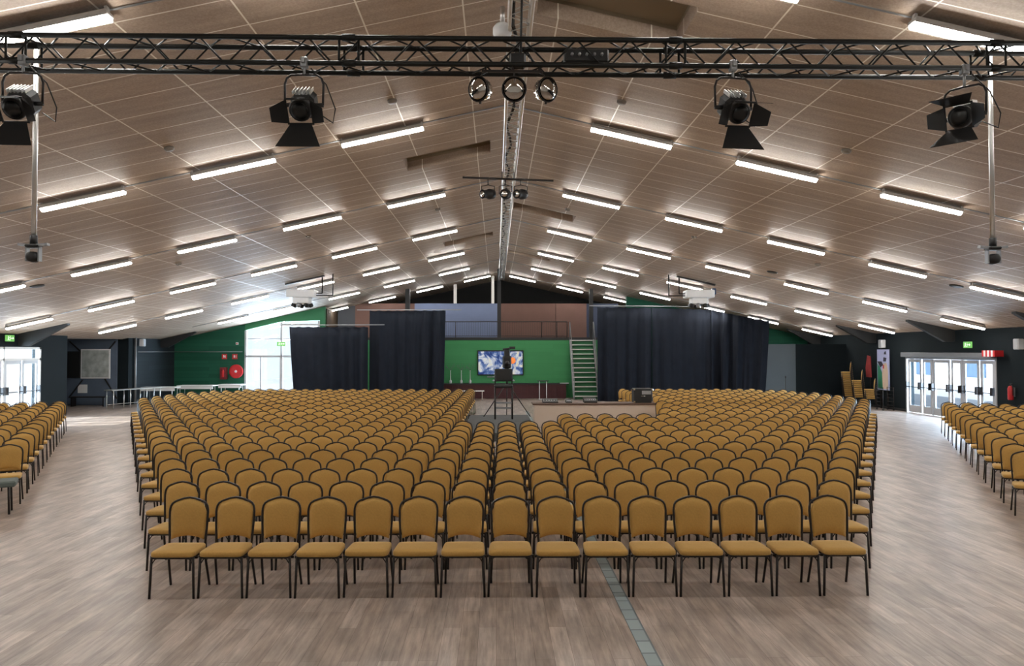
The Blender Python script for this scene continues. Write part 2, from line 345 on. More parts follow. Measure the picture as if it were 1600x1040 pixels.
# ------------------------------------------------------------------ doors and window
def leaf(parent,xf,sgn,ya,yb,z1,barside):
    # glazed leaf in a wall facing x; xf = wall face; room is at sgn side
    x=xf-sgn*.02
    lf=MB(); fw=.115
    lf.bb(x-.02,x+.02,ya,ya+fw,0.02,z1).bb(x-.02,x+.02,yb-fw,yb,.02,z1).bb(x-.025,x+.025,ya+fw,yb-fw,z1-fw,z1).bb(x-.025,x+.025,ya+fw,yb-fw,.02,.3)
    o=struct('door_leaf',lf,M['frame_grey'],parent)
    struct('door_pane',MB().bb(x-.006,x+.006,ya+fw,yb-fw,.3,z1-fw),M['glass'],o)
    pb=MB(); xb=xf+sgn*.09
    pb.tube([(xb,ya+.05,1.03),(xb,yb-.05,1.03)],.015,6)
    pb.bb(xf+sgn*.005,xb+sgn*.03,ya+.02,ya+.08,.95,1.22).bb(xf+sgn*.005,xb+sgn*.03,yb-.08,yb-.02,.95,1.22)
    struct('push_bar',pb,M['black_metal'],o)
d1=MB(); d1.bb(XR-.03,XR+.12,D0-.02,D0+.06,0,DZ).bb(XR-.03,XR+.12,D1-.06,D1+.02,0,DZ).bb(XR-.03,XR+.12,D0,D1,DZ-.07,DZ)
ed=[24.09,24.87,25.8,26.5,27.6,28.3,29.3]
for a in (25.8,27.6): d1.bb(XR-.03,XR+.12,a-.03,a+.03,0,DZ)
door1=struct('door_1',d1,M['frame_grey'])
for a,b in zip(ed[:-1],ed[1:]): leaf(door1,XR,-1,a+.035,b-.035,DZ-.08,1)
hd=MB().rbox((XR-.11,(D0+D1)/2,2.295),(.22,D1-D0+.1,.18),.015).build('door_header',mat('header_grey',(.16,.17,.19),.5,noise=.05),door1)
d2=MB(); d2.bb(XL-.12,XL+.03,E0,E0+.08,0,EZ).bb(XL-.12,XL+.03,E1-.08,E1,0,EZ).bb(XL-.12,XL+.03,E0,E1,EZ-.08,EZ).bb(XL-.12,XL+.03,E0,E1,2.12,2.2)
d2.bb(XL-.12,XL+.03,25.42,25.48,0,EZ)
door2=struct('door_2',d2,M['greywhite'])
for a,b in ((23.5,24.45),(24.45,25.4),(25.5,26.45),(26.45,27.4)): leaf(door2,XL,1,a+.02,b-.02,2.12,1)
struct('transom_pane',MB().bb(XL-.05,XL-.04,23.5,25.42,2.2,2.52).bb(XL-.05,XL-.04,25.48,27.4,2.2,2.52),M['glass'],door2)
# glazed screen in the back wall
wn=MB()
def zt(x): return WZ-.45+(x-WX0)*(.45/1.9) if x<-11.25 else WZ+(x+11.25)*.03
for x in (WX0+.04,-11.25,WX1-.05):
    wn.bb(x-.05,x+.05,YB-.02,YB+.1,0,zt(x)-.02)
wn.bb(-11.32,-11.18,YB-.04,YB+.1,0,2.18); wn.bb(-12.35,-12.28,YB,YB+.08,0,2.15); wn.bb(WX0,WX1,YB-.02,YB+.1,2.13,2.23)
wn.bb(WX0,WX1,YB,YB+.06,3.08,3.12); wn.bb(-11.2,WX1,YB,YB+.08,3.78,3.88)
for x in(-10.3,): wn.bb(x-.04,x+.04,YB,YB+.08,0,2.15)
win=struct('window_1',wn,M['frame_grey'])
struct('window_pane',MB().prism([(WX0+.05,.02),(WX1-.05,.02),(WX1-.05,zt(WX1)-.02),(-11.25,zt(-11.25)-.03),(WX0+.05,zt(WX0)-.03)],YB+.03,YB+.04),M['glass'],win)

# ------------------------------------------------------------------ banquet chair
def hoop_pts(off=0,yshift=0):
    tab=[(1,.150),(.988,.120),(.95,.088),(.87,.061),(.72,.041),(.5,.024),(.26,.009),(0,.002)]
    half=[((.199-off)*a,.920-off-d) for a,d in tab]
    return half+[(-x,z) for x,z in half[-2::-1]]
def by(z): return .155+ (z-.44)*.10      # backrest leans back
def seat_mesh():
    mb=MB(); rings=[]; n=24
    prof=[(.95,.407),(.99,.412),(1.0,.430),(.995,.448),(.955,.459),(.6,.466),(.0,.468)]
    vs=[];fs=[]
    for r,z in prof[:-1]:
        for k in range(n):
            a=2*PI*k/n; c,s=math.cos(a),math.sin(a)
            x=math.copysign(abs(c)**.25,c)*r; y=math.copysign(abs(s)**.25,s)*r
            wd=.222-.018*(y+1)/2
            vs.append((x*wd,-.028+y*.197,z))
    vs.append((0,-.028,.468)); vs.append((0,-.028,.406))
    m=len(prof)-1
    for i in range(m-1):
        for k in range(n): fs.append((i*n+k,i*n+(k+1)%n,(i+1)*n+(k+1)%n,(i+1)*n+k))
    for k in range(n): fs.append(((m-1)*n+k,(m-1)*n+(k+1)%n,m*n)); fs.append(((k+1)%n,k,m*n+1))
    return mb.add(vs,fs,0,True)
def back_mesh(nu=10,nv=8):
    mb=MB(); vs=[]; fs=[]
    hp=hoop_pts(.014)
    def top(u):
        x=abs(u)*.184
        a=[p for p in hp if p[0]>=-1e-6]
        a=sorted(a); 
        for i in range(len(a)-1):
            if a[i][0]<=x<=a[i+1][0]+1e-9:
                t=(x-a[i][0])/max(1e-9,a[i+1][0]-a[i][0]); return a[i][1]+(a[i+1][1]-a[i][1])*t
        return a[0][1] if x<.01 else a[-1][1]
    for side in(-1,1):
        for j in range(nv+1):
            for i in range(nu+1):
                u=-1+2*i/nu; zb=.492+.04*(1-u*u)**1.0; zt=top(u); v=j/nv; z=zb+(zt-zb)*v
                W=.169+.016*min(1,(z-.49)/.24)
                e=(1-abs(u)**5)*(1-abs(2*v-1)**6)
                vs.append((u*W,by(z)+side*(.006+.020*e),z))
    N=(nu+1)*(nv+1)
    for j in range(nv):
        for i in range(nu):
            a=j*(nu+1)+i; fs.append((a,a+1,a+nu+2,a+nu+1)); fs.append((N+a,N+a+nu+1,N+a+nu+2,N+a+1))
    bd=[i for i in range(nu+1)]+[(j*(nu+1)+nu) for j in range(1,nv+1)]+[nv*(nu+1)+i for i in range(nu-1,-1,-1)]+[j*(nu+1) for j in range(nv-1,0,-1)]
    for k in range(len(bd)):
        a,b=bd[k],bd[(k+1)%len(bd)]; fs.append((a,N+a,N+b,b))
    return mb.add(vs,fs,0,True)
def hoop_mesh(n=8):
    hp=hoop_pts()
    pts=[(.182,.145,.41)]+[(.182+.017*(z-.41)/.32,by(z),z) for z in(.50,.60,.68)]+[(x,by(z),z) for x,z in hp]+[(-.182-.017*(z-.41)/.32,by(z),z) for z in(.68,.60,.50)]+[(-.182,.145,.41)]
    return MB().tube(pts,.0115,n)
def frame_mesh():
    mb=MB(); r=.0105
    mb.tube([(-.205,-.195,.396),(.205,-.195,.396)],r,6).tube([(-.19,.15,.396),(.19,.15,.396)],r,6)
    for s in(-1,1):
        mb.tube([(s*.205,-.195,.396),(s*.19,.15,.396)],r,6)
        mb.tube([(s*.207,-.197,.33),(s*.17,-.195,.385),(s*.13,-.195,.394)],.006,5)     # corner brace
        mb.box((s*.219,-.15,.392),(.03,.022,.022)) # ganging hook
    return mb
def fleg(s): return MB().tube([(s*.205,-.195,.402),(s*.218,-.205,0)],.0125,8)
def rleg(s): return MB().tube([(s*.188,.14,.41),(s*.192,.165,.25),(s*.202,.235,0)],.0125,8)
CH=thing('banquet_chair','x','chair')
PARTS=[('seat',seat_mesh().mesh('seat',M['fabric'])),('backrest',back_mesh().mesh('backrest',M['fabric'])),('back_frame',hoop_mesh().mesh('back_frame',M['black_metal'])),
 ('seat_frame',frame_mesh().mesh('seat_frame',M['black_metal']))]+[('leg',fleg(s).mesh('leg',M['black_metal'])) for s in(-1,1)]+[('leg',rleg(s).mesh('leg',M['black_metal'])) for s in(-1,1)]
for n_,me in PARTS:
    o=bpy.data.objects.new(n_,me); col.objects.link(o); o.parent=CH
CHK=list(CH.children)
first=[True]
def put_chair(loc,rz,label,group):
    if first[0]: r=CH; first[0]=False
    else:
        r=CH.copy(); col.objects.link(r)
        for k in CHK:
            c=k.copy(); col.objects.link(c); c.parent=r
    r.location=loc; r.rotation_euler=(0,0,rz); r['label']=label; r['category']='chair'; r['group']=group
    return r
# light version of the same chair for the far mass of seats
lowC=MB()
def low_chair():
    mb=MB()
    a=seat_mesh(); mb.add(a.v,a.f,0,True); a=back_mesh(6,4); mb.add(a.v,a.f,0,True)
    a=hoop_mesh(5); mb.add(a.v,a.f,1,True)
    for s in(-1,1):
        mb.tube([(s*.205,-.195,.402),(s*.218,-.205,0)],.0125,4,1); mb.tube([(s*.188,.14,.41),(s*.202,.235,0)],.0125,4,1)
    mb.tube([(-.205,-.195,.396),(.205,-.195,.396)],.01,4,1)
    return mb
# seating plan
PX,RS=.480,.931; AL=-.0105
CHAIRS=[]    # (key, x,y,rz, block,row,index data)
for r in range(25):
    lc=min(7+r,25); rc=min(7+r,24)
    if r==23: lc=24
    if r==24: lc=22
    if r>=22: rc=23
    if r==24: rc=21
    row=[]
    for c in range(-lc,rc+1):
        if r>=10:
            if -3<c<3: continue
            if r>=12 and 3<=c:
                lim={12:9,13:9,14:10,15:10,16:10,17:11,18:11}.get(r,10)
                if c<lim: continue
        row.append(c)
    for n,c in enumerate(row):
        jx=random.uniform(-.003,.003); jy=random.uniform(-.012,.012)
        U=c*PX+jx; V=r*RS+jy
        x=.145+U*math.cos(AL)-V*math.sin(AL); y=7.60+U*math.sin(AL)+V*math.cos(AL)
        nl=n+1; nr=len(row)-n
        CHAIRS.append([y,x,y,AL+random.uniform(-.012,.012),'middle',r,(c,nl,nr)])
def side(sgn,ox,oy,kmin,kmax):
    th=R(27)*(-sgn)   # left block (sgn -1) turns +27 deg
    for k in range(kmin,kmax+1):
        for j in range(0,14):
            bx=ox+sgn*math.sin(R(27))*1.0*k+sgn*math.cos(R(27))*.48*j
            by_=oy+math.cos(R(27))*1.0*k-math.sin(R(27))*.48*j
            px=(bx/by_*1150) if by_>1 else 9e9
            if abs(bx)>16.1 or by_<4 or abs(px+(-25))>855: continue
            CHAIRS.append([math.hypot(bx,by_),bx,by_,th+random.uniform(-.03,.03),'left' if sgn<0 else 'right',k,(j,)])
side(-1,-7.93,12.14,0,12); side(1,8.0,10.93,0,12)
CHAIRS.sort(key=lambda t:t[0])
NIND=300
IND,REST=CHAIRS[:NIND-27],CHAIRS[NIND-27:]     # the stacked chairs by the wall make up the rest of the 300
ids={'left':sorted({c[5] for c in CHAIRS if c[4]=='left'}),'right':sorted({c[5] for c in CHAIRS if c[4]=='right'})}
for d,x,y,rz,blk,r,info in IND:
    if blk=='middle':
        c,nl,nr=info
        rowt='front row' if r==0 else nth(r+1)+' row'
        if r<10 and c==0: lab='mustard banquet chair at the exact centre of the %s of the middle block'%rowt
        elif c<0: lab='mustard banquet chair, %s from the left end of the %s, middle block'%(nth(nl),rowt) if nl>1 else 'mustard banquet chair at the left end of the %s of the middle block'%rowt
        else: lab='mustard banquet chair, %s from the right end of the %s, middle block'%(nth(nr),rowt) if nr>1 else 'mustard banquet chair at the right end of the %s of the middle block'%rowt
        put_chair((x,y,0),rz,lab,'mustard chairs of the middle block')
    else:
        j=info[0]; k=ids[blk].index(r)+1
        rowt='nearest row' if k==1 else nth(k)+' row'
        lab='mustard banquet chair, %s from the aisle in the %s of the %s block'%(nth(j+1),rowt,blk) if j else 'mustard banquet chair beside the aisle in the %s of the %s block'%(rowt,blk)
        put_chair((x,y,0),rz,lab,'mustard chairs of the %s block'%blk)
lc_=low_chair(); big=MB()
for d,x,y,rz,blk,r,info in REST:
    T=Matrix.Translation((x,y,0))@Matrix.Rotation(rz,4,'Z'); b=len(big.v)
    big.v.extend([(T@Vector(p))[:] for p in lc_.v]); big.f.extend([[b+i for i in f] for f in lc_.f]); big.m.extend(lc_.m); big.sm.extend(lc_.sm)
tag(big.build('banquet_chairs',[M['fabric'],M['black_metal']]),'mass of mustard banquet chairs filling the farther rows of the hall','chairs',kind='stuff')
# stacked chairs near the right wall
for (sx,sy,n,pos) in [(16.0,33.1,13,'tallest stack'),(16.02,32.2,9,'middle stack'),(16.05,31.25,5,'shortest stack')]:
    for k in range(n):
        lab='mustard chair in the %s by the right wall, %s'%(pos,'lowest' if k==0 else 'topmost' if k==n-1 else nth(k+1)+' from the floor')
        put_chair((sx-.010*k,sy,.087*k),R(-112),lab,'chairs stacked by the right wall')
tr=thing('chair_trolley','black steel chair trolley below the poster near the doors','trolley',(16.1,30.2,0))
mb=MB()
for a in(-.22,.22):
    for b in(-.25,.25): mb.tube([(a,b,.08),(a,b,.95)],.014,6)
    for z in(.2,.35,.5,.65,.8,.93): mb.tube([(a,-.25,z),(a,.25,z)],.01,5)
mb.build('rack',M['black_metal'],tr)
for a in(-.22,.22):
    for b in(-.25,.25): MB().lathe([(.035,-.02),(.04,0),(.035,.02)],12,0,euler_M((a,b,.04),PI/2)).build('wheel',M['black'],tr)

# ------------------------------------------------------------------ fluorescent lamps
LS,LS0,LL=2.594,2.19,1.47
YROW=[1.9,7.4]+[12.9+5.5*k for k in range(6)]  # first row lies out of view, added to light the near seats
lampproto=[]
def lamp_parts(parent,first_=[]):
    if not first_:
        h=MB().rbox((0,0,.045),(LL,.165,.06),.012); h.box((LL/2-.02,0,.10),(.03,.05,.05)); h.box((-LL/2+.02,0,.10),(.03,.05,.05))
        d=MB(); n=8; vs=[];
        for x in(-LL/2+.01,LL/2-.01):
            for k in range(n+1):
                a=PI+.3+(PI-.6)*k/n; vs.append((x,.062*math.cos(a),.030+.066*math.sin(a)))
        fs=[(k,k+1,n+2+k,n+1+k) for k in range(n)]+[tuple(range(n+1))[::-1],tuple(range(n+1,2*n+2)),(0,n+1,2*n+1,n)]
        d.add(vs,fs,0,True)
        first_.extend([h.mesh('housing',M['housing']),d.mesh('diffuser',M['tube'])])
    for nm,me in zip(('housing','diffuser'),first_):
        o=bpy.data.objects.new(nm,me); col.objects.link(o); o.parent=parent
rowname={1:'nearest row, above the truss',2:'first row beyond the truss',3:'second row beyond the truss',4:'third row beyond the truss',5:'fourth row beyond the truss',6:'fifth row beyond the truss',7:'farthest row'}
for ri,y in enumerate(YROW):
    for sgn in(-1,1):
        s0=LS0
        if ri==7: s0=1.25
        for i in range(6):
            x=RX+sgn*(s0+i*LS)
            if ri==0 and i>3: continue
            if sgn<0 and ri in(6,7) and i>=5: continue
            z=cz(x)-.135
            t=thing('fluorescent_lamp','%s lit tube lamp from the ridge on the %s slope, %s'%(nth(i+1),'left' if sgn<0 else 'right',rowname.get(ri,'unseen row added for light')),'ceiling lamp',(x,y,z),0,'lit tube lamps on the ceiling')
            t.rotation_euler=(0,sgn*math.atan(SL),0)
            lamp_parts(t)
        if ri>0:
            xe=RX+sgn*14.5
            c=MB().tube([(RX,y+.05,ZR-.02),(xe,y+.05,cz(xe)-.02)],.012,6)
            tag(c.build('lamp_conduit',M['grey_steel']),'thin grey conduit linking lamps, %s slope, %s'%('left' if sgn<0 else 'right',rowname[ri]),'conduit','conduits between the ceiling lamps')

# ------------------------------------------------------------------ ceiling sensors
def disc(x,y,r,h,m,name,label,cat,grp):
    Mx=euler_M((x,y,cz(x)),0,math.atan(SL)*(1 if x>RX else -1),0)
    o=MB().lathe([(r*.75,-h),(r,-h*.6),(r,0.0)],16,0,Mx).build(name,m); tag(o,label,cat,grp)
for x,y,lab in [(-1.65,11.6,'brown smoke detector left of the ridge, beyond the left inner spotlight'),(2.0,11.6,'brown smoke detector right of the ridge, between truss and first lamp'),(-5.14,11.6,'brown smoke detector high on left slope beside the second lamp'),
   (5.56,11.5,'brown smoke detector on right slope above the third lamp'),(-1.64,20.5,'small smoke detector left of the ridge by second row of lamps'),(2.0,20.5,'small smoke detector right of the ridge by second row of lamps'),
   (5.53,20.4,'small smoke detector on right slope below second lamp of second row'),(-5.2,20.4,'small smoke detector on left slope below second lamp of second row'),(8.97,20.3,'small smoke detector on right slope below third lamp of second row'),(-8.7,20.3,'small smoke detector on left slope below third lamp of second row')]:
    disc(x,y,.075,.05,M['dirtydet'],'smoke_detector',lab,'smoke detector','smoke detectors on the ceiling')
for x,y,lab in [(12.18,19.2,'black round ceiling vent beside rightmost lamps'),(8.71,23.0,'black round ceiling vent above right end of the curtain'),(-11.9,19.3,'black round ceiling vent on the far left slope')]:
    disc(x,y,.17,.03,M['black'],'ceiling_vent',lab,'vent','round vents in the ceiling')

# ------------------------------------------------------------------ trusses
def truss_parts(parent,p0,length,axis,size,rc,rd,mc,period=.5):
    # four chords + zigzag braces; axis 'x' or 'y'; p0 = centre of the start face
    def P(t,a,b): return (p0[0]+t,p0[1]+a,p0[2]+b) if axis=='x' else (p0[0]+a,p0[1]+t,p0[2]+b)
    h=size/2
    for a in(-h,h):
        for b in(-h,h): MB().tube([P(0,a,b),P(length,a,b)],rc,10).build('chord',mc,parent)
    n=int(length/period)
    for face in range(4):
        mb=MB()
        for i in range(n):
            t0=i*period; t1=t0+period/2; t2=t0+period
            if face==0: A,B=(-h,-h),(-h,h)
            elif face==1: A,B=(h,-h),(h,h)
            elif face==2: A,B=(-h,-h),(h,-h)
            else: A,B=(-h,h),(h,h)
            mb.tube([P(t0+.02,*A),P(t1,*B)],rd,6).tube([P(t1,*B),P(t2-.02,*A)],rd,6)
        mb.build('brace',mc,parent)
tf=thing('lighting_truss','black box truss spanning the whole hall width near the camera','truss',(0,0,0))
truss_parts(tf,(-6.5,6.92,5.24),13.1,'x',.24,.025,.009,M['truss_black'],.5)
for x in(-4.42,-1.37,1.68,4.73):
    for d in(-.09,.09):
        j=MB()
        for a in(-.12,.12):
            j.tube([(x+d,6.92+a,5.12),(x+d,6.92+a,5.36)],.012,6)
            j.lathe([(.034,-.06),(.034,.06)],10,0,euler_M((x,6.92+a,5.12 if d<0 else 5.36),0,PI/2,0))
        j.build('joint',M['truss_black'],tf)
for x in(-6.2,6.2):
    MB().tube([(x,6.92,5.36),(x,6.92,cz(x))],.008,6).build('hanging_cable',M['black_metal'],tf)
tr2=thing('ridge_truss','silver lattice truss running along the ridge of the ceiling','truss',(0,0,0))
truss_parts(tr2,(.27,4.2,6.24),33.8,'y',.24,.022,.008,M['alu'],.42)
for y in(5,10.5,16,21.5,27,32.5,37.5):
    for a in(-.12,.12): MB().tube([(.27+a,y,6.36),(.27+a,y,cz(.27+a)-.001)],.01,6).build('hanger',M['grey_steel'],tr2)
cb=MB()
for k in range(60):
    y=4.4+k*.55
    cb.tube([(.22+.05*math.sin(k*1.7),y,6.15+.012*math.cos(k*2.3)),(.22+.05*math.sin((k+1)*1.7),y+.55,6.15+.012*math.cos((k+1)*2.3))],.022,5)
cb.build('cable_bundle',M['black'],tr2)
# chain hoist between ridge truss and front truss
ho=thing('chain_hoist','pale chain hoist on the ridge truss above the front truss','hoist',(.07,8.4,6.3))
MB().lathe([(.03,.03),(.09,.04),(.11,.08),(.11,.15),(.08,.19)],18,0,euler_M((0,0,-.28))).build('body',M['white'],ho)
MB().tube([(0,0,-.06),(0,0,.12)],.03,8).build('hook',M['alu'],ho)
ds=thing('electrical_box','black dimmer box lying inside the front truss','box',(.85,6.92,5.15))
MB().rbox((0,0,.08),(.42,.17,.13),.015).build('case',M['black'],ds)
for i in range(5): MB().lathe([(.015,0),(.015,.03)],8,0,euler_M((-.14+.07*i,-.085,.08),PI/2)).build('socket',M['grey_steel'],ds)
cl=thing('rigging_clamp','black cable-wrapped rigging clamp in the truss under the ridge','clamp',(.2,6.92,5.15))
MB().rbox((0,0,.05),(.16,.14,.12),.02).tube([(-.12,0,.1),(-.03,.04,.02),(.1,-.03,.12),(.16,0,.02)],.014,6).build('clamp_body',M['black'],cl)
MB().tube([(.03,0,.1),(.05,.0,.93)],.012,6).build('rope',M['black'],cl)

# ------------------------------------------------------------------ spotlights with barn doors
def fresnel(x,y,ztop,label,tilt,rz,drop=.0):
    t=thing('stage_spotlight',label,'spotlight',(x,y,ztop),0,'barn-door spotlights under the truss')
    # clamp around the front chord and hanging stub
    MB().rbox((0,0,.02),(.07,.07,.10),.01).box((0,-.045,.03),(.03,.03,.05)).tube([(0,0,0),(0,0,-.09-drop)],.012,8).build('clamp',M['grey_steel'],t)
    zc=-.375-drop   # pivot
    yk=MB().tube([(-.175,0,zc),(-.178,0,-.18-drop),(-.16,0,-.125-drop),(-.12,0,-.095-drop),(0,0,-.09-drop),(.12,0,-.095-drop),(.16,0,-.125-drop),(.178,0,-.18-drop),(.175,0,zc)],.011,8)
    T=Matrix.Rotation(rz,4,'Z')
    for i,v in enumerate(yk.v): yk.v[i]=(T@Vector(v))[:]
    yk.build('yoke',M['black_metal'],t)
    B=Matrix.Translation((0,0,zc))@T@Matrix.Rotation(tilt,4,'X')@Matrix.Scale(.8,4)
    b=MB(); b.rbox((0,.04,0),(.27,.28,.27),.05,0,B)
    b.lathe([(.125,0),(.13,.10),(.115,.13)],20,0,B@Matrix.Translation((0,-.10,0))@Matrix.Rotation(PI/2,4,'X'))
    for s in(-1,1): b.lathe([(.025,0),(.025,.095)],10,0,B@Matrix.Translation((s*.13,0,0))@Matrix.Rotation(s*PI/2,4,'Y'))
    b.build('body',M['black'],t)
    f=MB()
    for k in range(6): f.box((-.1+.04*k,.04,.155),(.008,.2,.04),0,B)
    f.build('cooling_fin',M['alu'],t)
    MB().lathe([(.10,0),(.095,.02),(.05,.035),(0.001,.04)],20,0,B@Matrix.Translation((0,-.225,0))@Matrix.Rotation(PI/2,4,'X')).build('lens',M['chrome'] if 0 else mat('dark_lens',(.008,.009,.009),.35,noise=.1),t)
    fr=MB(); 
    for a,b_ in((0,.14),(0,-.14)): fr.box((0,-.24,b_),(.3,.012,.02),0,B)
    for a in(-.14,.14): fr.box((a,-.24,0),(.02,.012,.3),0,B)
    fr.build('door_frame',M['black'],t)
    def flap(hinge,ang,w0,w1,L):
        # hinge: 0 bottom,1 right,2 top,3 left ; flap opens forward by ang from straight out
        F=B@Matrix.Translation((0,-.246,0))@Matrix.Rotation(hinge*PI/2,4,'Y')@Matrix.Translation((0,0,-.14))@Matrix.Rotation(ang,4,'X')
        m=MB().add([(-w0/2,0,0),(w0/2,0,0),(w1/2,-L,0),(-w1/2,-L,0),(-w0/2,0,.004),(w0/2,0,.004),(w1/2,-L,.004),(-w1/2,-L,.004)],[(0,1,2,3),(7,6,5,4),(0,4,5,1),(1,5,6,2),(2,6,7,3),(3,7,4,0)],0,False,F)
        m.build('barn_door',M['black'],t)
    flap(0,R(30),.24,.50,.33); flap(2,R(16),.24,.44,.28); flap(1,R(50),.27,.16,.20); flap(3,R(50),.27,.16,.20)
    cbp=[T@Vector(p) for p in[(.12,.1,zc-.05),(.25,.08,zc-.14),(.28,.04,zc-.02),(.2,.02,zc+.2),(.06,.0,-.03)]]
    MB().tube([p[:] for p in cbp],.006,6).build('cable',M['black'],t)
    return t
fresnel(-4.35,6.8,5.10,'black barn-door spotlight at far left under the truss',R(35),R(3))
fresnel(-1.78,6.8,5.10,'black barn-door spotlight left of the ridge under the truss',R(35),0)
fresnel(2.22,6.8,5.10,'black barn-door spotlight right of the ridge under the truss',R(35),R(6))
fresnel(4.42,6.8,5.08,'black barn-door spotlight turned sideways at far right of truss',R(12),R(-48),.05)
# three chrome round lamps on a short bar
bar=thing('lamp_bar','short black bar under the truss carrying three chrome lamps','bar',(.15,6.8,5.0))
MB().box((0,0,.055),(.57,.03,.02)).build('crossbar',M['black_metal'],bar)
for a in(-.25,0,.25): MB().tube([(a,0,.05),(a,0,.10)],.01,6).build('hanger',M['black_metal'],bar)
for i,(x,rz,lab) in enumerate([(-.15,R(-35),'chrome round lamp at the left end of the short bar'),(.165,0,'chrome round lamp in the middle of the short bar'),(.46,R(35),'chrome round lamp at the right end of the short bar')]):
    t=thing('chrome_lamp',lab,'lamp',(x,6.8,4.885),0,'chrome round lamps under the truss')
    Bq=Matrix.Rotation(rz,4,'Z')@Matrix.Rotation(PI/2+R(12),4,'X')
    MB().lathe([(.02,-.10),(.06,-.095),(.095,-.06),(.105,-.01),(.108,.03)],22,0,Bq).build('shell',M['chrome'],t)
    MB().lathe([(.10,.03),(.09,.05),(.05,.065),(.005,.07)],22,0,Bq).build('lens',mat('lens_glass',(.55,.52,.48),.10,metal=1,noise=.2),t)
    MB().tube([((Bq@Vector((.112*math.cos(2*PI*k/20),.112*math.sin(2*PI*k/20),.03))))[:] for k in range(20)],.006,6,closed=True).build('rim',M['black_metal'],t)
    MB().tube([(0,0,.11),(.02*(1-i),0,.14),(.0+.06*(1-i),0,.165)],.007,6).tube([(0,0,-.11),(0,0,-.135)],.012,6).build('bracket',M['black_metal'],t)
# bar with black spotlights hanging from ridge truss
b2=thing('spotlight_bar','long thin black bar crossing under the ridge truss','bar',(.24,15.0,5.97))
MB().tube([(-.93,0,.03),(.93,0,-.03)],.022,8).build('crossbar',M['black_metal'],b2)
for a in(-.12,.12): MB().tube([(a,0,0),(a,0,.16)],.012,6).build('hanger',M['black_metal'],b2)
for i,(x,rz,lab) in enumerate([(-.17,R(-50),'small black spotlight at left on the ridge bar'),(.19,R(-10),'small black spotlight in the middle on the ridge bar'),(.50,R(-35),'small black spotlight at right on the ridge bar')]):
    t=thing('small_spotlight',lab,'spotlight',(x,15.0,5.66),0,'small spotlights on the ridge bar')
    Bq=Matrix.Rotation(rz,4,'Z')@Matrix.Rotation(PI/2+R(8),4,'X')
    MB().lathe([(.05,-.16),(.10,-.13),(.11,-.02),(.085,.03),(.08,.14),(.095,.15)],16,0,Bq).build('body',M['black'],t)
    MB().lathe([(.075,.15),(.05,.17),(.003,.175)],16,0,Bq).build('lens',M['chrome'],t)
    MB().tube([(-.13,0,0),(-.13,0,.16),(0,0,.19),(.13,0,.16),(.13,0,0)],.009,6).tube([(0,0,.18),(0,0,.30)],.01,6).build('yoke',M['black_metal'],t)
# long drop pipes with small moving heads
for x,lab in((-4.64,'left'),(5.12,'right')):
    zc_=cz(x)
    p=thing('drop_pipe','grey vertical pipe dropping from the ceiling on the %s side'%lab,'pipe',(x,7.46,0),0,'drop pipes on both sides')
    MB().tube([(0,0,zc_),(0,0,3.60)],.024,10).build('pipe',M['alu'],p)
    MB().rbox((0,0,zc_-.03),(.14,.14,.04),.01).build('ceiling_plate',M['grey_steel'],p)
    t=thing('moving_head_light','small black moving head light at bottom of the %s pipe'%lab,'stage light',(x,7.46,3.36),0,'moving heads on the drop pipes')
    MB().tube([(0,0,.25),(0,0,.16)],.035,10).rbox((0,0,.145),(.12,.12,.03),.01).build('base',M['black'],t)
    wg=MB(); wg.box((-.08,0,.155),(.13,.05,.025),ry=.1).box((.08,0,.155),(.13,.05,.025),ry=-.1).build('clamp_wing',M['grey_steel'],t)
    MB().box((-.062,0,.06),(.016,.05,.14)).box((.062,0,.06),(.016,.05,.14)).box((0,0,.13),(.14,.05,.016)).build('yoke',M['grey_steel'],t)
    MB().lathe([(.03,-.07),(.052,-.04),(.056,.0),(.05,.05),(.03,.06)],16,0,euler_M((0,0,.035),PI/2)).build('head',M['black'],t)
# ceiling fixtures left and right (white boxes with ring of lenses)
def rig(x,y,sgn,lab):
    zc_=cz(x); z=4.62
    t=thing('ceiling_effect_light',lab,'stage light',(x,y,z),0,'white effect lights hung from the ceiling')
    MB().rbox((0,0,.0),(1.05,.7,.30),.03).build('upper_case',M['white'],t)
    MB().rbox((0,0,-.26),(.62,.5,.24),.03).build('lower_case',M['white'],t)
    for k in range(7):
        a=2*PI*k/7; MB().lathe([(.07,-.07),(.09,-.02),(.09,.05)],12,0,euler_M((.33*math.cos(a),.22*math.sin(a),-.44),.5*math.sin(a),-.5*math.cos(a))).build('lens_head',M['grey_steel'] if k%2 else M['black'],t)
    MB().box((sgn*-.1,0,cz(x-sgn*.1)-z-.04),(1.5,.12,.06),0,None,0,-math.atan(SL)*(-sgn)).build('ceiling_rail',M['black_metal'],t)
    ar=MB()
    for dx in(.75,1.15):
        xx=-sgn*dx; zt_=cz(x+xx)-z-.03
        ar.tube([(xx,0,zt_),(xx,0,.02 if dx<1 else -.06)],.025,6).tube([(xx,0,.02 if dx<1 else -.06),(-sgn*.5,0,.02 if dx<1 else -.06)],.02,6)
    ar.build('arm',M['black_metal'],t)
    if sgn>0: MB().rbox((.55,-.1,.10),(.16,.16,.24),.02).build('blue_box',mat('navy_box',(.02,.05,.12),.4,noise=.1),t)
    return t
rig(-7.35,28,-1,'white effect light with lenses hanging from left slope above low curtain')
rig(7.75,28,1,'white effect light with blue box hanging from right slope before the curtain')

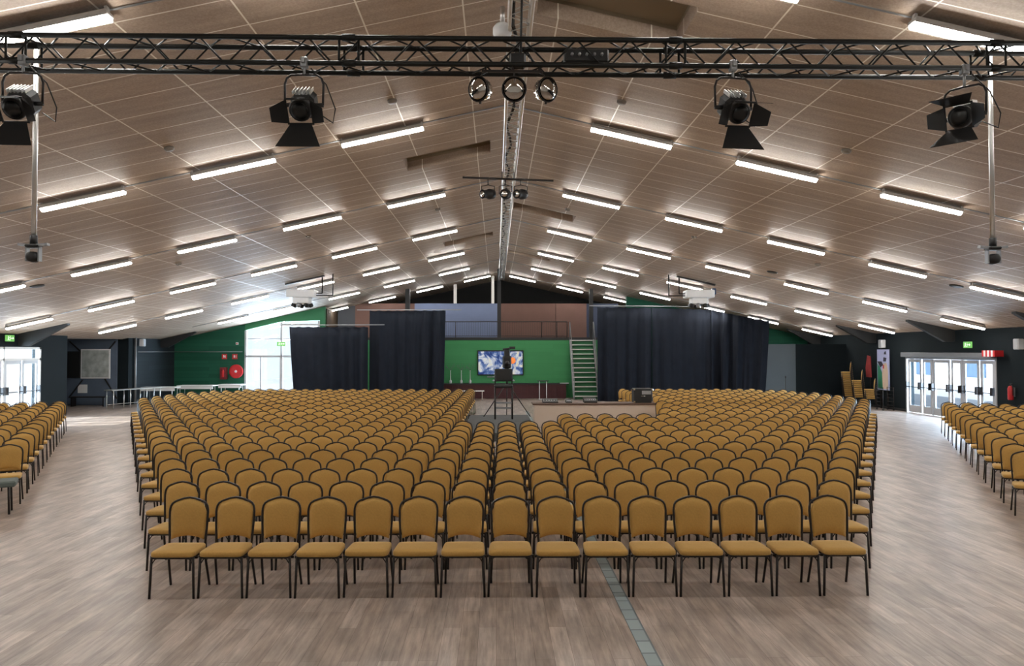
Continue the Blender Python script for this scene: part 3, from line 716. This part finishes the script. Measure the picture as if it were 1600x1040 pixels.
# ------------------------------------------------------------------ curtains
def curtain(pts,z0,ztops,label,seed,n=26,amp=.07,rail=None,railz=None,flare=None):
    rnd=random.Random(seed); t=thing('stage_curtain',label,'curtain',(0,0,0),0,'black curtains before the back wall')
    a=Vector((*pts[0],0)); b=Vector((*pts[1],0)); d=b-a; L=d.length; d.normalize(); nn=Vector((-d.y,d.x,0))
    N=int(L/.035); K=7; ph=[rnd.uniform(0,6.28) for _ in range(6)]; fr=[rnd.uniform(1.2,2.0),rnd.uniform(4.5,6.5),rnd.uniform(9,13)]
    vs=[];fs=[]
    for k in range(2):
        for j in range(K+1):
            v=j/K
            for i in range(N+1):
                u=i/N; s=u*L
                w=(math.sin(fr[0]*s*2+ph[0]+.5*math.sin(1.3*s+ph[3]))*.6+math.sin(fr[1]*s*2+ph[1]+1.2*math.sin(.7*s))*.9+math.sin(fr[2]*s*2+ph[2])*.25-1.3*abs(math.sin(fr[1]*.8*s+ph[5]+.8*math.sin(1.1*s)))+.8)
                A=1.5*amp*(.5+.5*(1-v))*w*(.62+.38*math.sin(.9*s+ph[4]))
                ztop=ztops[0]+(ztops[1]-ztops[0])*u-.03*abs(math.sin(s*PI/.45))
                du=0
                if flare: du=flare[0]*(1-u)*(1-v)**1.2+flare[1]*u*(1-v)**1.2
                p=a+d*(s+du)+nn*(A+k*.008); vs.append((p.x,p.y,z0+(ztop-z0)*v))
    W=N+1;B=(K+1)*W
    for j in range(K):
        for i in range(N):
            q=j*W+i; fs.append((q,q+1,q+W+1,q+W)); fs.append((B+q,B+q+W,B+q+W+1,B+q+1))
    for i in range(N): fs.append((i,B+i,B+i+1,i+1)); q=K*W+i; fs.append((q,q+1,B+q+1,B+q))
    for j in range(K): q=j*W; fs.append((q,q+W,B+q+W,B+q)); q=j*W+N; fs.append((q,B+q,B+q+W,q+W))
    MB().add(vs,fs,0,True).build('curtain_cloth',M['curtain'],t)
    if rail: MB().tube([(*rail[0],railz[0]),(*rail[1],railz[1])],.022,8).build('curtain_rail',M['grey_steel'],t)
    return t
curtain([(-9.98,35.7),(-6.2,35.7)],.02,(3.63,3.63),'low black curtain at left beside the bright window',3,rail=[(-10.3,35.62),(-5.4,35.62)],railz=(3.70,3.72),flare=(.25,0),amp=.085)
curtain([(-6.20,36.15),(-2.49,36.15)],.02,(4.43,4.45),'tall black curtain left of the green wall',5,rail=[(-6.8,36.05),(-1.72,36.05)],railz=(4.46,4.47),flare=(0,-.1),amp=.09)
curtain([(4.92,35.7),(7.55,35.6)],.01,(4.59,4.57),'tall black curtain right of the stairs, inner panel',8,rail=[(4.5,35.55),(10.5,35.5)],railz=(4.64,4.60),amp=.07)
curtain([(7.56,35.6),(10.4,35.45)],.02,(4.56,4.47),'tall black curtain, middle panel behind the right seats',11,amp=.09)
curtain([(10.42,35.4),(12.75,34.1)],.02,(4.42,3.86),'black curtain with wide folds at the right end',13,amp=.12,flare=(0,-.25))

# ------------------------------------------------------------------ back area furniture
# red bar counter
ct=thing('bar_counter','low dark red panelled counter along the green wall','counter',(0,0,0))
mb=MB().bb(-2.9,3.62,38.15,38.7,0,.72)
for k in range(22): mb.bb(-2.9+k*.3,-2.9+k*.3+.02,38.13,38.15,0,.72)
mb.build('front_panel',M['darkred'],ct); MB().bb(-2.95,3.75,38.08,38.72,.72,.775).build('counter_top',M['trim'],ct)
MB().bb(3.3,3.75,38.05,38.3,.776,.80).build('white_edge',M['white'],ct)
rp=struct('trim_7',MB().bb(5.5,5.95,38.6,38.75,0,.75).bb(12.5,14.2,34.9,35.0,0,.8),M['darkred'])
struct('lilac_window_strip',MB().bb(5.6,5.9,39.0,39.06,.75,2.1),mat('lilac_strip_glow',(.45,.48,.62),.5,noise=.05,emit=(.6,.65,.85),es=.25))  # bright window strip in the doorway, its light given as material glow
struct('wall_passage',MB().bb(5.5,6.9,39.4,39.5,0,3.03),mat('navy_passage',(.012,.018,.04),.8,noise=.1))
# right partition
struct('wall_partition',MB().bb(14.15,XR,34.5,34.65,0,2.77),M['darkwall'])
struct('wall_partition_pale',MB().bb(12.4,14.14,34.5,34.62,0,2.77),mat('pale_blue_grey_panel',(.06,.078,.09),.5,noise=.2,nscale=.8))
# television
tv=thing('television','large wall-mounted television showing blue and white picture with orange disc','television',(.22,38.745,1.83))
MB().rbox((0,0,0),(2.42,.10,1.32),.02).build('case',M['black'],tv)
sm=bpy.data.materials.new('screen_picture'); sm.use_nodes=True; nt=sm.node_tree; bs=nt.nodes['Principled BSDF']; bs.inputs['Roughness'].default_value=.2
tc=nt.nodes.new('ShaderNodeTexCoord'); nz=nt.nodes.new('ShaderNodeTexNoise'); nz.inputs['Scale'].default_value=1.6; nz.inputs['Detail'].default_value=8; nz.inputs['Distortion'].default_value=1.8
nt.links.new(tc.outputs['Object'],nz.inputs['Vector']); cr=nt.nodes.new('ShaderNodeValToRGB'); e=cr.color_ramp.elements; e[0].position=.42; e[0].color=(.02,.05,.20,1); e[1].position=.60; e[1].color=(.65,.70,.75,1)
e2=cr.color_ramp.elements.new(.5); e2.color=(.10,.18,.42,1); e3=cr.color_ramp.elements.new(.72); e3.color=(.75,.68,.42,1)
nt.links.new(nz.outputs['Fac'],cr.inputs[0]); nt.links.new(cr.outputs[0],bs.inputs['Base Color']); nt.links.new(cr.outputs[0],bs.inputs['Emission Color']); bs.inputs['Emission Strength'].default_value=.15
MB().bb(-1.16,1.16,-.056,-.051,-.60,.60).build('screen',sm,tv)
MB().lathe([(.17,0),(.17,.004)],24,0,euler_M((.62,-.056,.12),PI/2)).build('orange_disc',mat('orange_picture',(.7,.16,.03),.4,noise=.2,emit=(.9,.22,.05),es=.4),tv)
MB().bb(-.7,-.1,-.05,.02,-.76,-.71).build('sound_bar',M['grey_steel'],tv)
# stairs
st=thing('staircase','steep green and white staircase up to the mezzanine','stairs',(0,0,0))
NS=13
for k in range(NS):
    f=k/(NS-1); y=37.2+1.35*f; z=.18+(3.03-.18)*f; xc=4.55-.06*f
    MB().bb(xc-.58,xc+.58,y,y+.22,z-.045,z).build('step',M['greywhite'],st)
rs=MB()
rs.add([(3.97,37.38,0),(5.13,37.38,0),(5.07,38.74,3.0),(3.91,38.74,3.0),(3.97,37.41,0),(5.13,37.41,0),(5.07,38.77,3.0),(3.91,38.77,3.0)],[(0,1,2,3),(4,7,6,5),(0,4,5,1),(1,5,6,2),(2,6,7,3),(3,7,4,0)]).build('riser_board',mat('stair_green',(.03,.16,.06),.6,noise=.1),st)
for s,x0,x1 in((-1,3.93,3.87),(1,5.17,5.11)):
    MB().add([(x0-.03,37.15,0),(x0+.03,37.15,0),(x1+.03,38.55,3.05),(x1-.03,38.55,3.05),(x0-.03,37.42,0),(x0+.03,37.42,0),(x1+.03,38.80,3.05),(x1-.03,38.80,3.05)],[(0,1,2,3),(4,7,6,5),(0,4,5,1),(1,5,6,2),(2,6,7,3),(3,7,4,0)]).build('stringer',M['grey_steel'],st)
    MB().tube([(x0,37.1,.0),(x0,37.1,1.0),(x1,38.6,3.98),(x1,38.75,3.98),(x1,38.75,3.05)],.02,8).build('handrail',M['grey_steel'],st)
# mezzanine railing
rl=thing('mezzanine_railing','thin black railing along the mezzanine edge','railing',(0,0,0))
mb=MB().tube([(-5.5,38.9,4.0),(3.75,38.9,4.0)],.025,6).tube([(-5.5,38.9,3.24),(3.75,38.9,3.24)],.015,6)
mb.build('top_rail',M['black_metal'],rl)
for x in(-5.5,-3.5,-2.15,2.4,3.2,3.75): MB().tube([(x,38.9,3.17),(x,38.9,4.0)],.022,6).build('post',M['black_metal'],rl)
mb=MB(); x=-5.4
while x<3.7: mb.tube([(x,38.9,3.24),(x,38.9,4.0)],.006,4); x+=.12
tag(mb.build('bar',M['black_metal'],rl),kind='stuff')
# camera platform, tripod with video camera, high chair
pf=MB().bb(-1.0,1.08,20.0,25.6,0,.19); pf.bb(-1.02,1.1,19.98,25.62,.19,.235); tag(pf.build('camera_platform',M['platform']),'low dark grey platform between the chairs and the mixing desk','platform')
tp=thing('video_tripod','black tripod standing on the grey platform holding video camera','tripod',(.36,25.0,.235))
for a in(R(200),R(-20),R(90)):
    MB().tube([(0,0,1.15),(.85*math.cos(a)*.98,.5*math.sin(a),0.01)],.022,6,r1=.014).build('leg',M['black_metal'],tp)
MB().tube([(0,0,1.05),(0,0,1.62)],.035,8).lathe([(.07,1.55),(.08,1.62),(.05,1.68)],14).build('column',M['black'],tp)
vc=thing('video_camera','black video camera mounted on the tall tripod','camera',(.36,25.0,1.90))
MB().rbox((0,0,.18),(.30,.5,.42),.04).rbox((0,-.05,.48),(.20,.34,.24),.03).build('body',M['black'],vc)
MB().lathe([(.07,0),(.08,.12),(.09,.16)],14,0,euler_M((0,-.25,.14),PI/2)).build('lens',M['black_metal'],vc)
MB().tube([(-.14,.1,.60),(.22,.1,.66)],.035,6).rbox((.18,0,.66),(.20,.12,.09),.01).build('viewfinder',M['black'],vc)
hc=thing('high_chair','tall black operator chair on the platform in front of tripod','chair',(.24,24.2,.235))
for a in(-.28,.28):
    for b in(-.2,.2): MB().tube([(a,b,0),(a,b,1.05)],.028,6).build('leg',M['black_metal'],hc)
mb=MB()
for z in(.35,.52): 
    for b in(-.2,.2): MB().tube([(-.28,b,z),(.28,b,z)],.016,6).build('rung',M['grey_steel'],hc)
MB().rbox((0,0,1.06),(.62,.46,.09),.03).build('seat',M['black'],hc)
MB().rbox((0,.2,1.42),(.56,.06,.42),.03).tube([(-.28,.2,1.0),(-.28,.2,1.62)],.02,6).tube([(.28,.2,1.0),(.28,.2,1.62)],.02,6).build('backrest',M['black'],hc)
for s in(-1,1): MB().rbox((s*.33,0,1.25),(.06,.4,.04),.01).build('armrest',M['grey_steel'],hc)
# mixing desk
dk=thing('mixing_desk','long beige-fronted control desk among the rear seats','desk',(0,0,0))
MB().bb(1.22,5.12,23.52,23.56,.02,.73).bb(1.22,1.26,23.56,24.3,.02,.73).bb(5.08,5.12,23.56,24.3,.02,.73).build('front_panel',M['beige'],dk)
MB().bb(1.16,5.15,23.48,24.35,.73,.775).build('desk_top',M['woodtop'],dk)
for x in(1.3,3.2,5.0): MB().bb(x,x+.05,24.2,24.28,0,.73).build('leg',M['grey_steel'],dk)
for (x,w_,h,lab,cat,nm) in [(1.75,.5,.07,'flat black mixing console on the left half of the desk','mixer','mixing_console'),(3.05,.42,.10,'small dark lighting console in the middle of the desk','mixer','lighting_console'),(2.35,.2,.06,'little dark control box between the two consoles','box','control_box')]:
    t=thing(nm,lab,cat,(x,23.95,.776))
    MB().prism([(-.2,0),(.2,0),(.2,h+.05),(-.2,h*.5)],-w_/2,w_/2,'x').build('case',M['black'],t)
    for i in range(6): MB().box((-w_/2+.04+i*(w_-.08)/5,-.05,h*.75+.02),(.018,.03,.025)).build('fader',M['white'],t)
fc=thing('equipment_case','black equipment case with chrome corners on right end of desk','case',(4.75,23.95,.776))
MB().rbox((0,0,.23),(.6,.45,.46),.02).build('case',M['black'],fc)
for a in(-.29,.29):
    for z in(.03,.43): MB().rbox((a,-.215,z),(.06,.06,.06),.01).build('corner',M['chrome'],fc)
MB().tube([(-.08,-.235,.22),(-.08,-.26,.22),(.08,-.26,.22),(.08,-.235,.22)],.008,6).build('handle',M['chrome'],fc)
MB().rbox((.1,-.22,.33),(.3,.02,.12),.005).build('dark_panel',M['grey_steel'],fc)
# little tables and vases by the counter
wt=thing('white_bench','low white bench in front of the dark red counter','bench',(-1.25,36.6,0))
MB().rbox((0,0,.47),(1.3,.35,.04),.01).build('seat',M['white'],wt)
for a in(-.55,.55):
    for b in(-.12,.12): MB().tube([(a,b,0),(a,b,.46)],.015,6).build('leg',M['alu'],wt)
ht=thing('high_table','high round table with white legs before the counter','table',(2.35,37.1,0))
MB().lathe([(.3,.93),(.3,.96)],20).build('table_top',M['trim'],ht)
for a in(-.18,.18): MB().tube([(a,0,0),(a,0,.93)],.02,6).build('leg',M['white'],ht)
MB().tube([(-.25,0,.015),(.25,0,.015)],.015,6).build('foot',M['white'],ht)
for i,x in enumerate((-2.38,-1.82,-1.36)):
    t=thing('stem_vase','%s white stem vase with dry twigs on the red counter'%('left' if i==0 else 'middle' if i==1 else 'right'),'vase',(x,38.4,.776),0,'stem vases on the counter')
    MB().lathe([(.06,0),(.065,.12),(.02,.2),(.012,.62),(.03,.66)],12).build('vase',M['white'],t)
    tw=MB(); rnd=random.Random(i)
    for k in range(9):
        a=rnd.uniform(0,6.28); q=(.22*math.cos(a),.05*math.sin(a),.85+rnd.uniform(-.1,.15)); tw.tube([(0,0,.64),(q[0]*.5,q[1],.76),q],.005,4); tw.lathe([(.004,-.02),(.02,0),(.004,.02)],6,0,Matrix.Translation(q))
    tw.build('twigs',M['greengrey'],t)
# white folding tables at left
for (x,y,wd,lab) in [(-15.95,35.4,1.6,'white folding table nearest the long steel counter'),(-14.9,37.1,1.8,'white folding table in front of green wall, middle one'),(-13.55,38.1,1.2,'white folding table under the red hose reel')]:
    t=thing('folding_table',lab,'table',(x,y,0),0,'white folding tables at the green wall')
    MB().rbox((0,0,.735),(wd,.7,.05),.012).bb(-wd/2+.02,wd/2-.02,-.33,-.30,.58,.72).build('table_top',M['white'],t)
    for s in(-1,1):
        MB().tube([(s*(wd/2-.15),-.28,0),(s*(wd/2-.15),-.28,.70),(s*(wd/2-.15),.28,.70),(s*(wd/2-.15),.28,0)],.016,6).build('leg_frame',M['alu'],t)
ln=thing('steel_counter','long narrow steel counter in front of the alcove','counter',(0,0,0))
A=Vector((-16.35,31.4,0)); Bv=Vector((-15.45,34.1,0)); dd=(Bv-A).normalized(); aa=math.atan2(dd.y,dd.x)
MB().box(((A+Bv)/2+Vector((0,0,.80)))[:],((Bv-A).length,.45,.04),0,None,aa).build('counter_top',M['alu'],ln)
for f in(0.04,.36,.68,.96):
    p=A+(Bv-A)*f
    for s in(-.18,.18):
        q=p+Vector((-dd.y,dd.x,0))*s; MB().tube([(q.x,q.y,0),(q.x,q.y,.78)],.02,6).build('leg',M['alu'],ln)
MB().tube([(A.x,A.y,.2),(Bv.x,Bv.y,.2)],.012,6).build('stretcher',M['alu'],ln)
# alcove display
bt=thing('display_board','blue-grey display board with diagonal struts in the left alcove','board',(0,33.85,0))
MB().bb(-19.5,-17.25,0,.08,.02,2.98).build('board',M['bluegrey'],bt)
for (xa,za,xb,zb) in [(-19.35,2.9,-18.8,2.4),(-17.3,2.9,-17.65,2.45),(-19.35,.35,-18.75,1.15),(-17.75,1.2,-17.2,.3)]:
    MB().tube([(xa,-.04,za),(xb,-.04,zb)],.035,4).build('strut',M['black'],bt)
MB().bb(-19.4,-18.85,-.12,0,1.25,2.45).build('dark_box',M['black'],bt)
fpn=thing('framed_print','white framed grey print hanging on the alcove board','picture',(-18.17,33.80,1.88))
MB().rbox((0,0,0),(1.32,.05,1.34),.01).build('frame',M['white'],fpn)
MB().bb(-.6,.6,-.03,-.026,-.61,.61).build('print',mat('grey_print',(.42,.46,.45),.6,noise=.75,nscale=3.5),fpn)
nb=thing('notice_sheet','small white notice sheet low on the alcove board','notice',(-18.75,33.82,.75))
MB().box((0,0,0),(.42,.02,.38)).build('sheet',M['white'],nb)
bx=thing('black_bench','dark bench at the foot of the alcove board','bench',(-18.1,33.2,0))
MB().rbox((0,0,.42),(1.6,.4,.05),.01).build('seat',M['black'],bx)
for a in(-.7,.7): MB().box((a,0,.2),(.05,.36,.4)).build('leg',M['black_metal'],bx)
# grey bench at far left foreground
gb=thing('grey_bench','grey-green topped bench at left edge beside the aisle','bench',(-7.95,11.15,0),R(27))
MB().rbox((0,0,.455),(1.4,.42,.09),.02).build('seat',M['greengrey'],gb)
for a in(-.62,.62):
    for b in(-.16,.16): MB().tube([(a,b,0),(a*.98,b,.42)],.016,8).build('leg',M['black_metal'],gb)
# pipes and rods at left
struct('trim_8',MB().tube([(-16.72,34.5,0),(-16.72,34.5,3.1)],.05,10).tube([(-16.7,34.7,2.42),(-16.7,38.7,2.42)],.02,6).tube([(-16.7,38.72,2.42),(WX0-.1,38.72,2.42)],.02,6),M['grey_steel'])
for (x,y,z,lab) in [(-16.6,34.9,2.85,'white loudspeaker on the left dark wall'),(16.42,31.0,2.75,'white loudspeaker above the narrow poster'),(16.42,22.8,2.66,'white loudspeaker at the right edge above the wall')]:
    t=thing('wall_speaker',lab,'loudspeaker',(x,y,z),0,'white loudspeakers on the walls')
    MB().rbox((0,0,0),(.2,.24,.34),.02).build('cabinet',M['white'],t); sg=1 if x<0 else -1
    MB().rbox((sg*.104,0,0),(.01,.2,.3),.004).build('grille',M['frame_grey'],t)
    MB().box((-sg*.11,0,0),(.06,.05,.08)).build('bracket',M['black_metal'],t)
# fire equipment on left green wall
hr=thing('fire_hose_reel','round red fire hose reel on the green wall','hose reel',(-13.55,38.7,1.40))
MB().lathe([(.30,-.03),(.36,-.03),(.36,.03),(.30,.03)],24,0,euler_M((0,-.02,0),PI/2)).build('drum_rim',M['red'],hr)
MB().lathe([(.31,-.06),(.31,-.01)],24,0,euler_M((0,-.02,0),PI/2)).build('hose',mat('hose_red',(.35,.02,.03),.6,noise=.2),hr)
MB().lathe([(.07,0),(.05,.08)],14,0,euler_M((0,-.08,0),PI/2)).build('hub',M['white'],hr)
fe=thing('fire_extinguisher_cabinet','dark red framed extinguisher cabinet left of the hose reel','cabinet',(-14.2,38.7,1.30))
MB().rbox((0,0,0),(.34,.18,.62),.01).build('cabinet',mat('cabinet_dark_red',(.16,.012,.015),.5,noise=.1),fe)
MB().lathe([(.06,-.2),(.065,.1),(.03,.16),(.02,.22)],12,0,euler_M((0,-.12,0))).build('extinguisher',M['red'],fe)
for x,lab in((-14.2,'red square fire sign above the extinguisher cabinet'),(-13.66,'red square fire sign above the hose reel')):
    t=thing('fire_sign',lab,'sign',(x,38.79,2.17),0,'red fire signs')
    MB().box((0,-.01,0),(.26,.02,.26)).build('plate',M['red'],t)
    MB().lathe([(.03,-.07),(.035,.04),(.012,.08)],10,0,euler_M((-.03,-.022,0))).box((.06,-.022,0),(.03,.006,.14)).build('symbol',M['white'],t)
aw=thing('alarm_box','small white alarm box high on the green wall','alarm',(-13.54,38.76,2.85)); MB().rbox((0,0,0),(.13,.06,.13),.01).build('case',M['white'],aw)
MB().lathe([(.03,0),(.03,.02)],10,0,euler_M((0,-.03,0),PI/2)).build('button',M['red'],aw)
# exit signs
def exit_sign(loc,rz,label):
    t=thing('exit_sign',label,'exit sign',loc,rz,'green exit signs')
    MB().rbox((0,0,0),(.44,.05,.22),.01).build('box',M['exit'],t)
    # running figure and arrow
    s=MB(); y=-.028
    s.box((-.10,y,.055),(.03,.004,.03)).box((-.10,y,.01),(.025,.004,.07),ry=.25).box((-.125,y,-.045),(.016,.004,.07),ry=.6).box((-.075,y,-.045),(.016,.004,.07),ry=-.6).box((-.07,y,.02),(.05,.004,.013),ry=.3)
    s.box((.07,y,0),(.12,.004,.022)).add([(.12,y,.05),(.12,y,-.05),(.18,y,0)],[(0,1,2)]).box((0,y,0),(.012,.004,.15))
    s.build('symbol',M['exit_sym'],t)
exit_sign((XR-.05,25.42,2.66),-PI/2,'green exit sign above the glazed doors on the right')
exit_sign((XL+.05,25.7,2.90),PI/2,'green exit sign above the left entrance')
exit_sign((-11.25,38.755,2.83),0,'green exit sign on the back window mullion')
# right wall: extinguisher, striped sign, poster
ex=thing('fire_extinguisher','red fire extinguisher hanging right of the glazed doors','fire extinguisher',(16.42,23.2,.88))
MB().lathe([(.07,0),(.085,.03),(.085,.36),(.06,.43),(.03,.45)],16).build('cylinder',M['red'],ex)
MB().tube([(0,0,.44),(0,0,.50)],.02,8).box((0,-.04,.52),(.03,.12,.02)).tube([(0,-.05,.48),(0,-.12,.38),(0,-.11,.15)],.012,6).build('valve_and_hose',M['black'],ex)
MB().box((.105,0,.25),(.06,.06,.3)).build('bracket',M['grey_steel'],ex)
sb=thing('striped_banner_box','red and white striped box fixed above the door corner','box',(16.30,23.85,2.36))
for k in range(7): MB().box((0,-.27+.09*k,0),(.3,.09,.2)).build('stripe',M['red'] if k%2==0 else M['white'],sb)
MB().box((.18,0,0),(.12,.06,.06)).build('bracket',M['grey_steel'],sb)
ps=thing('narrow_poster','tall narrow poster with lilac sky, green and cream, leaning on right wall','poster',(16.44,30.95,0))
pm=[mat('poster_lilac',(.42,.45,.68),.6,noise=.1,nscale=4),mat('poster_green',(.03,.22,.12),.6,noise=.2,nscale=4),mat('poster_cream',(.62,.48,.36),.6,noise=.15,nscale=4),mat('poster_dark',(.03,.03,.05),.6,noise=.1),M['red'],M['white']]
mb=MB(); mb.box((0,0,1.65),(.05,.92,1.72),0)
mb.prism([(.42,.84),(.0,.84),(.05,1.5),(.22,1.75),(.42,1.9)],-.03,-.026,'x',1)
mb.prism([(-.42,.84),(.0,.84),(.05,1.5),(-.05,1.9),(-.3,1.95),(-.42,1.6)],-.034,-.026,'x',2)
mb.prism([(-.05,1.85),(.2,1.75),(.42,2.0),(.1,2.0)],-.036,-.026,'x',3)
mb.prism([(-.1,2.3),(-.28,2.3),(-.25,2.44),(-.15,2.4)],-.036,-.026,'x',3); mb.prism([(-.05,2.0),(-.25,2.0),(-.3,2.15),(-.08,2.18)],-.037,-.026,'x',3); mb.prism([(-.02,1.7),(-.12,1.7),(-.12,1.85),(-.02,1.85)],-.038,-.026,'x',4)
mb.build('print',pm,ps)
MB().box((.04,.3,.4),(.03,.04,.8)).box((.04,-.3,.4),(.03,.04,.8)).build('stand',M['black_metal'],ps)
rf=thing('hanging_flag','dark red hanging flag beside the narrow poster','flag',(16.3,31.9,1.3))
MB().prism([(-.2,0),(.2,0),(.25,.4),(.1,.95),(-.15,.9)],-.02,.02,'x').build('cloth',mat('flag_red',(.25,.02,.02),.8,noise=.4,nscale=6),rf)
MB().tube([(.06,0,-1.3),(.06,0,.98)],.015,6).build('pole',M['black_metal'],rf)
ms=thing('microphone_stand','thin black microphone stand by the dark right partition','stand',(12.9,32.6,0))
MB().tube([(0,0,.02),(0,0,1.25)],.014,6).build('pole',M['black_metal'],ms); MB().lathe([(.15,0),(.15,.02),(.02,.03)],14).build('base',M['black_metal'],ms)
MB().lathe([(.02,0),(.03,.06),(.025,.1)],8,0,Matrix.Translation((0,0,1.24))).build('microphone',M['black'],ms)
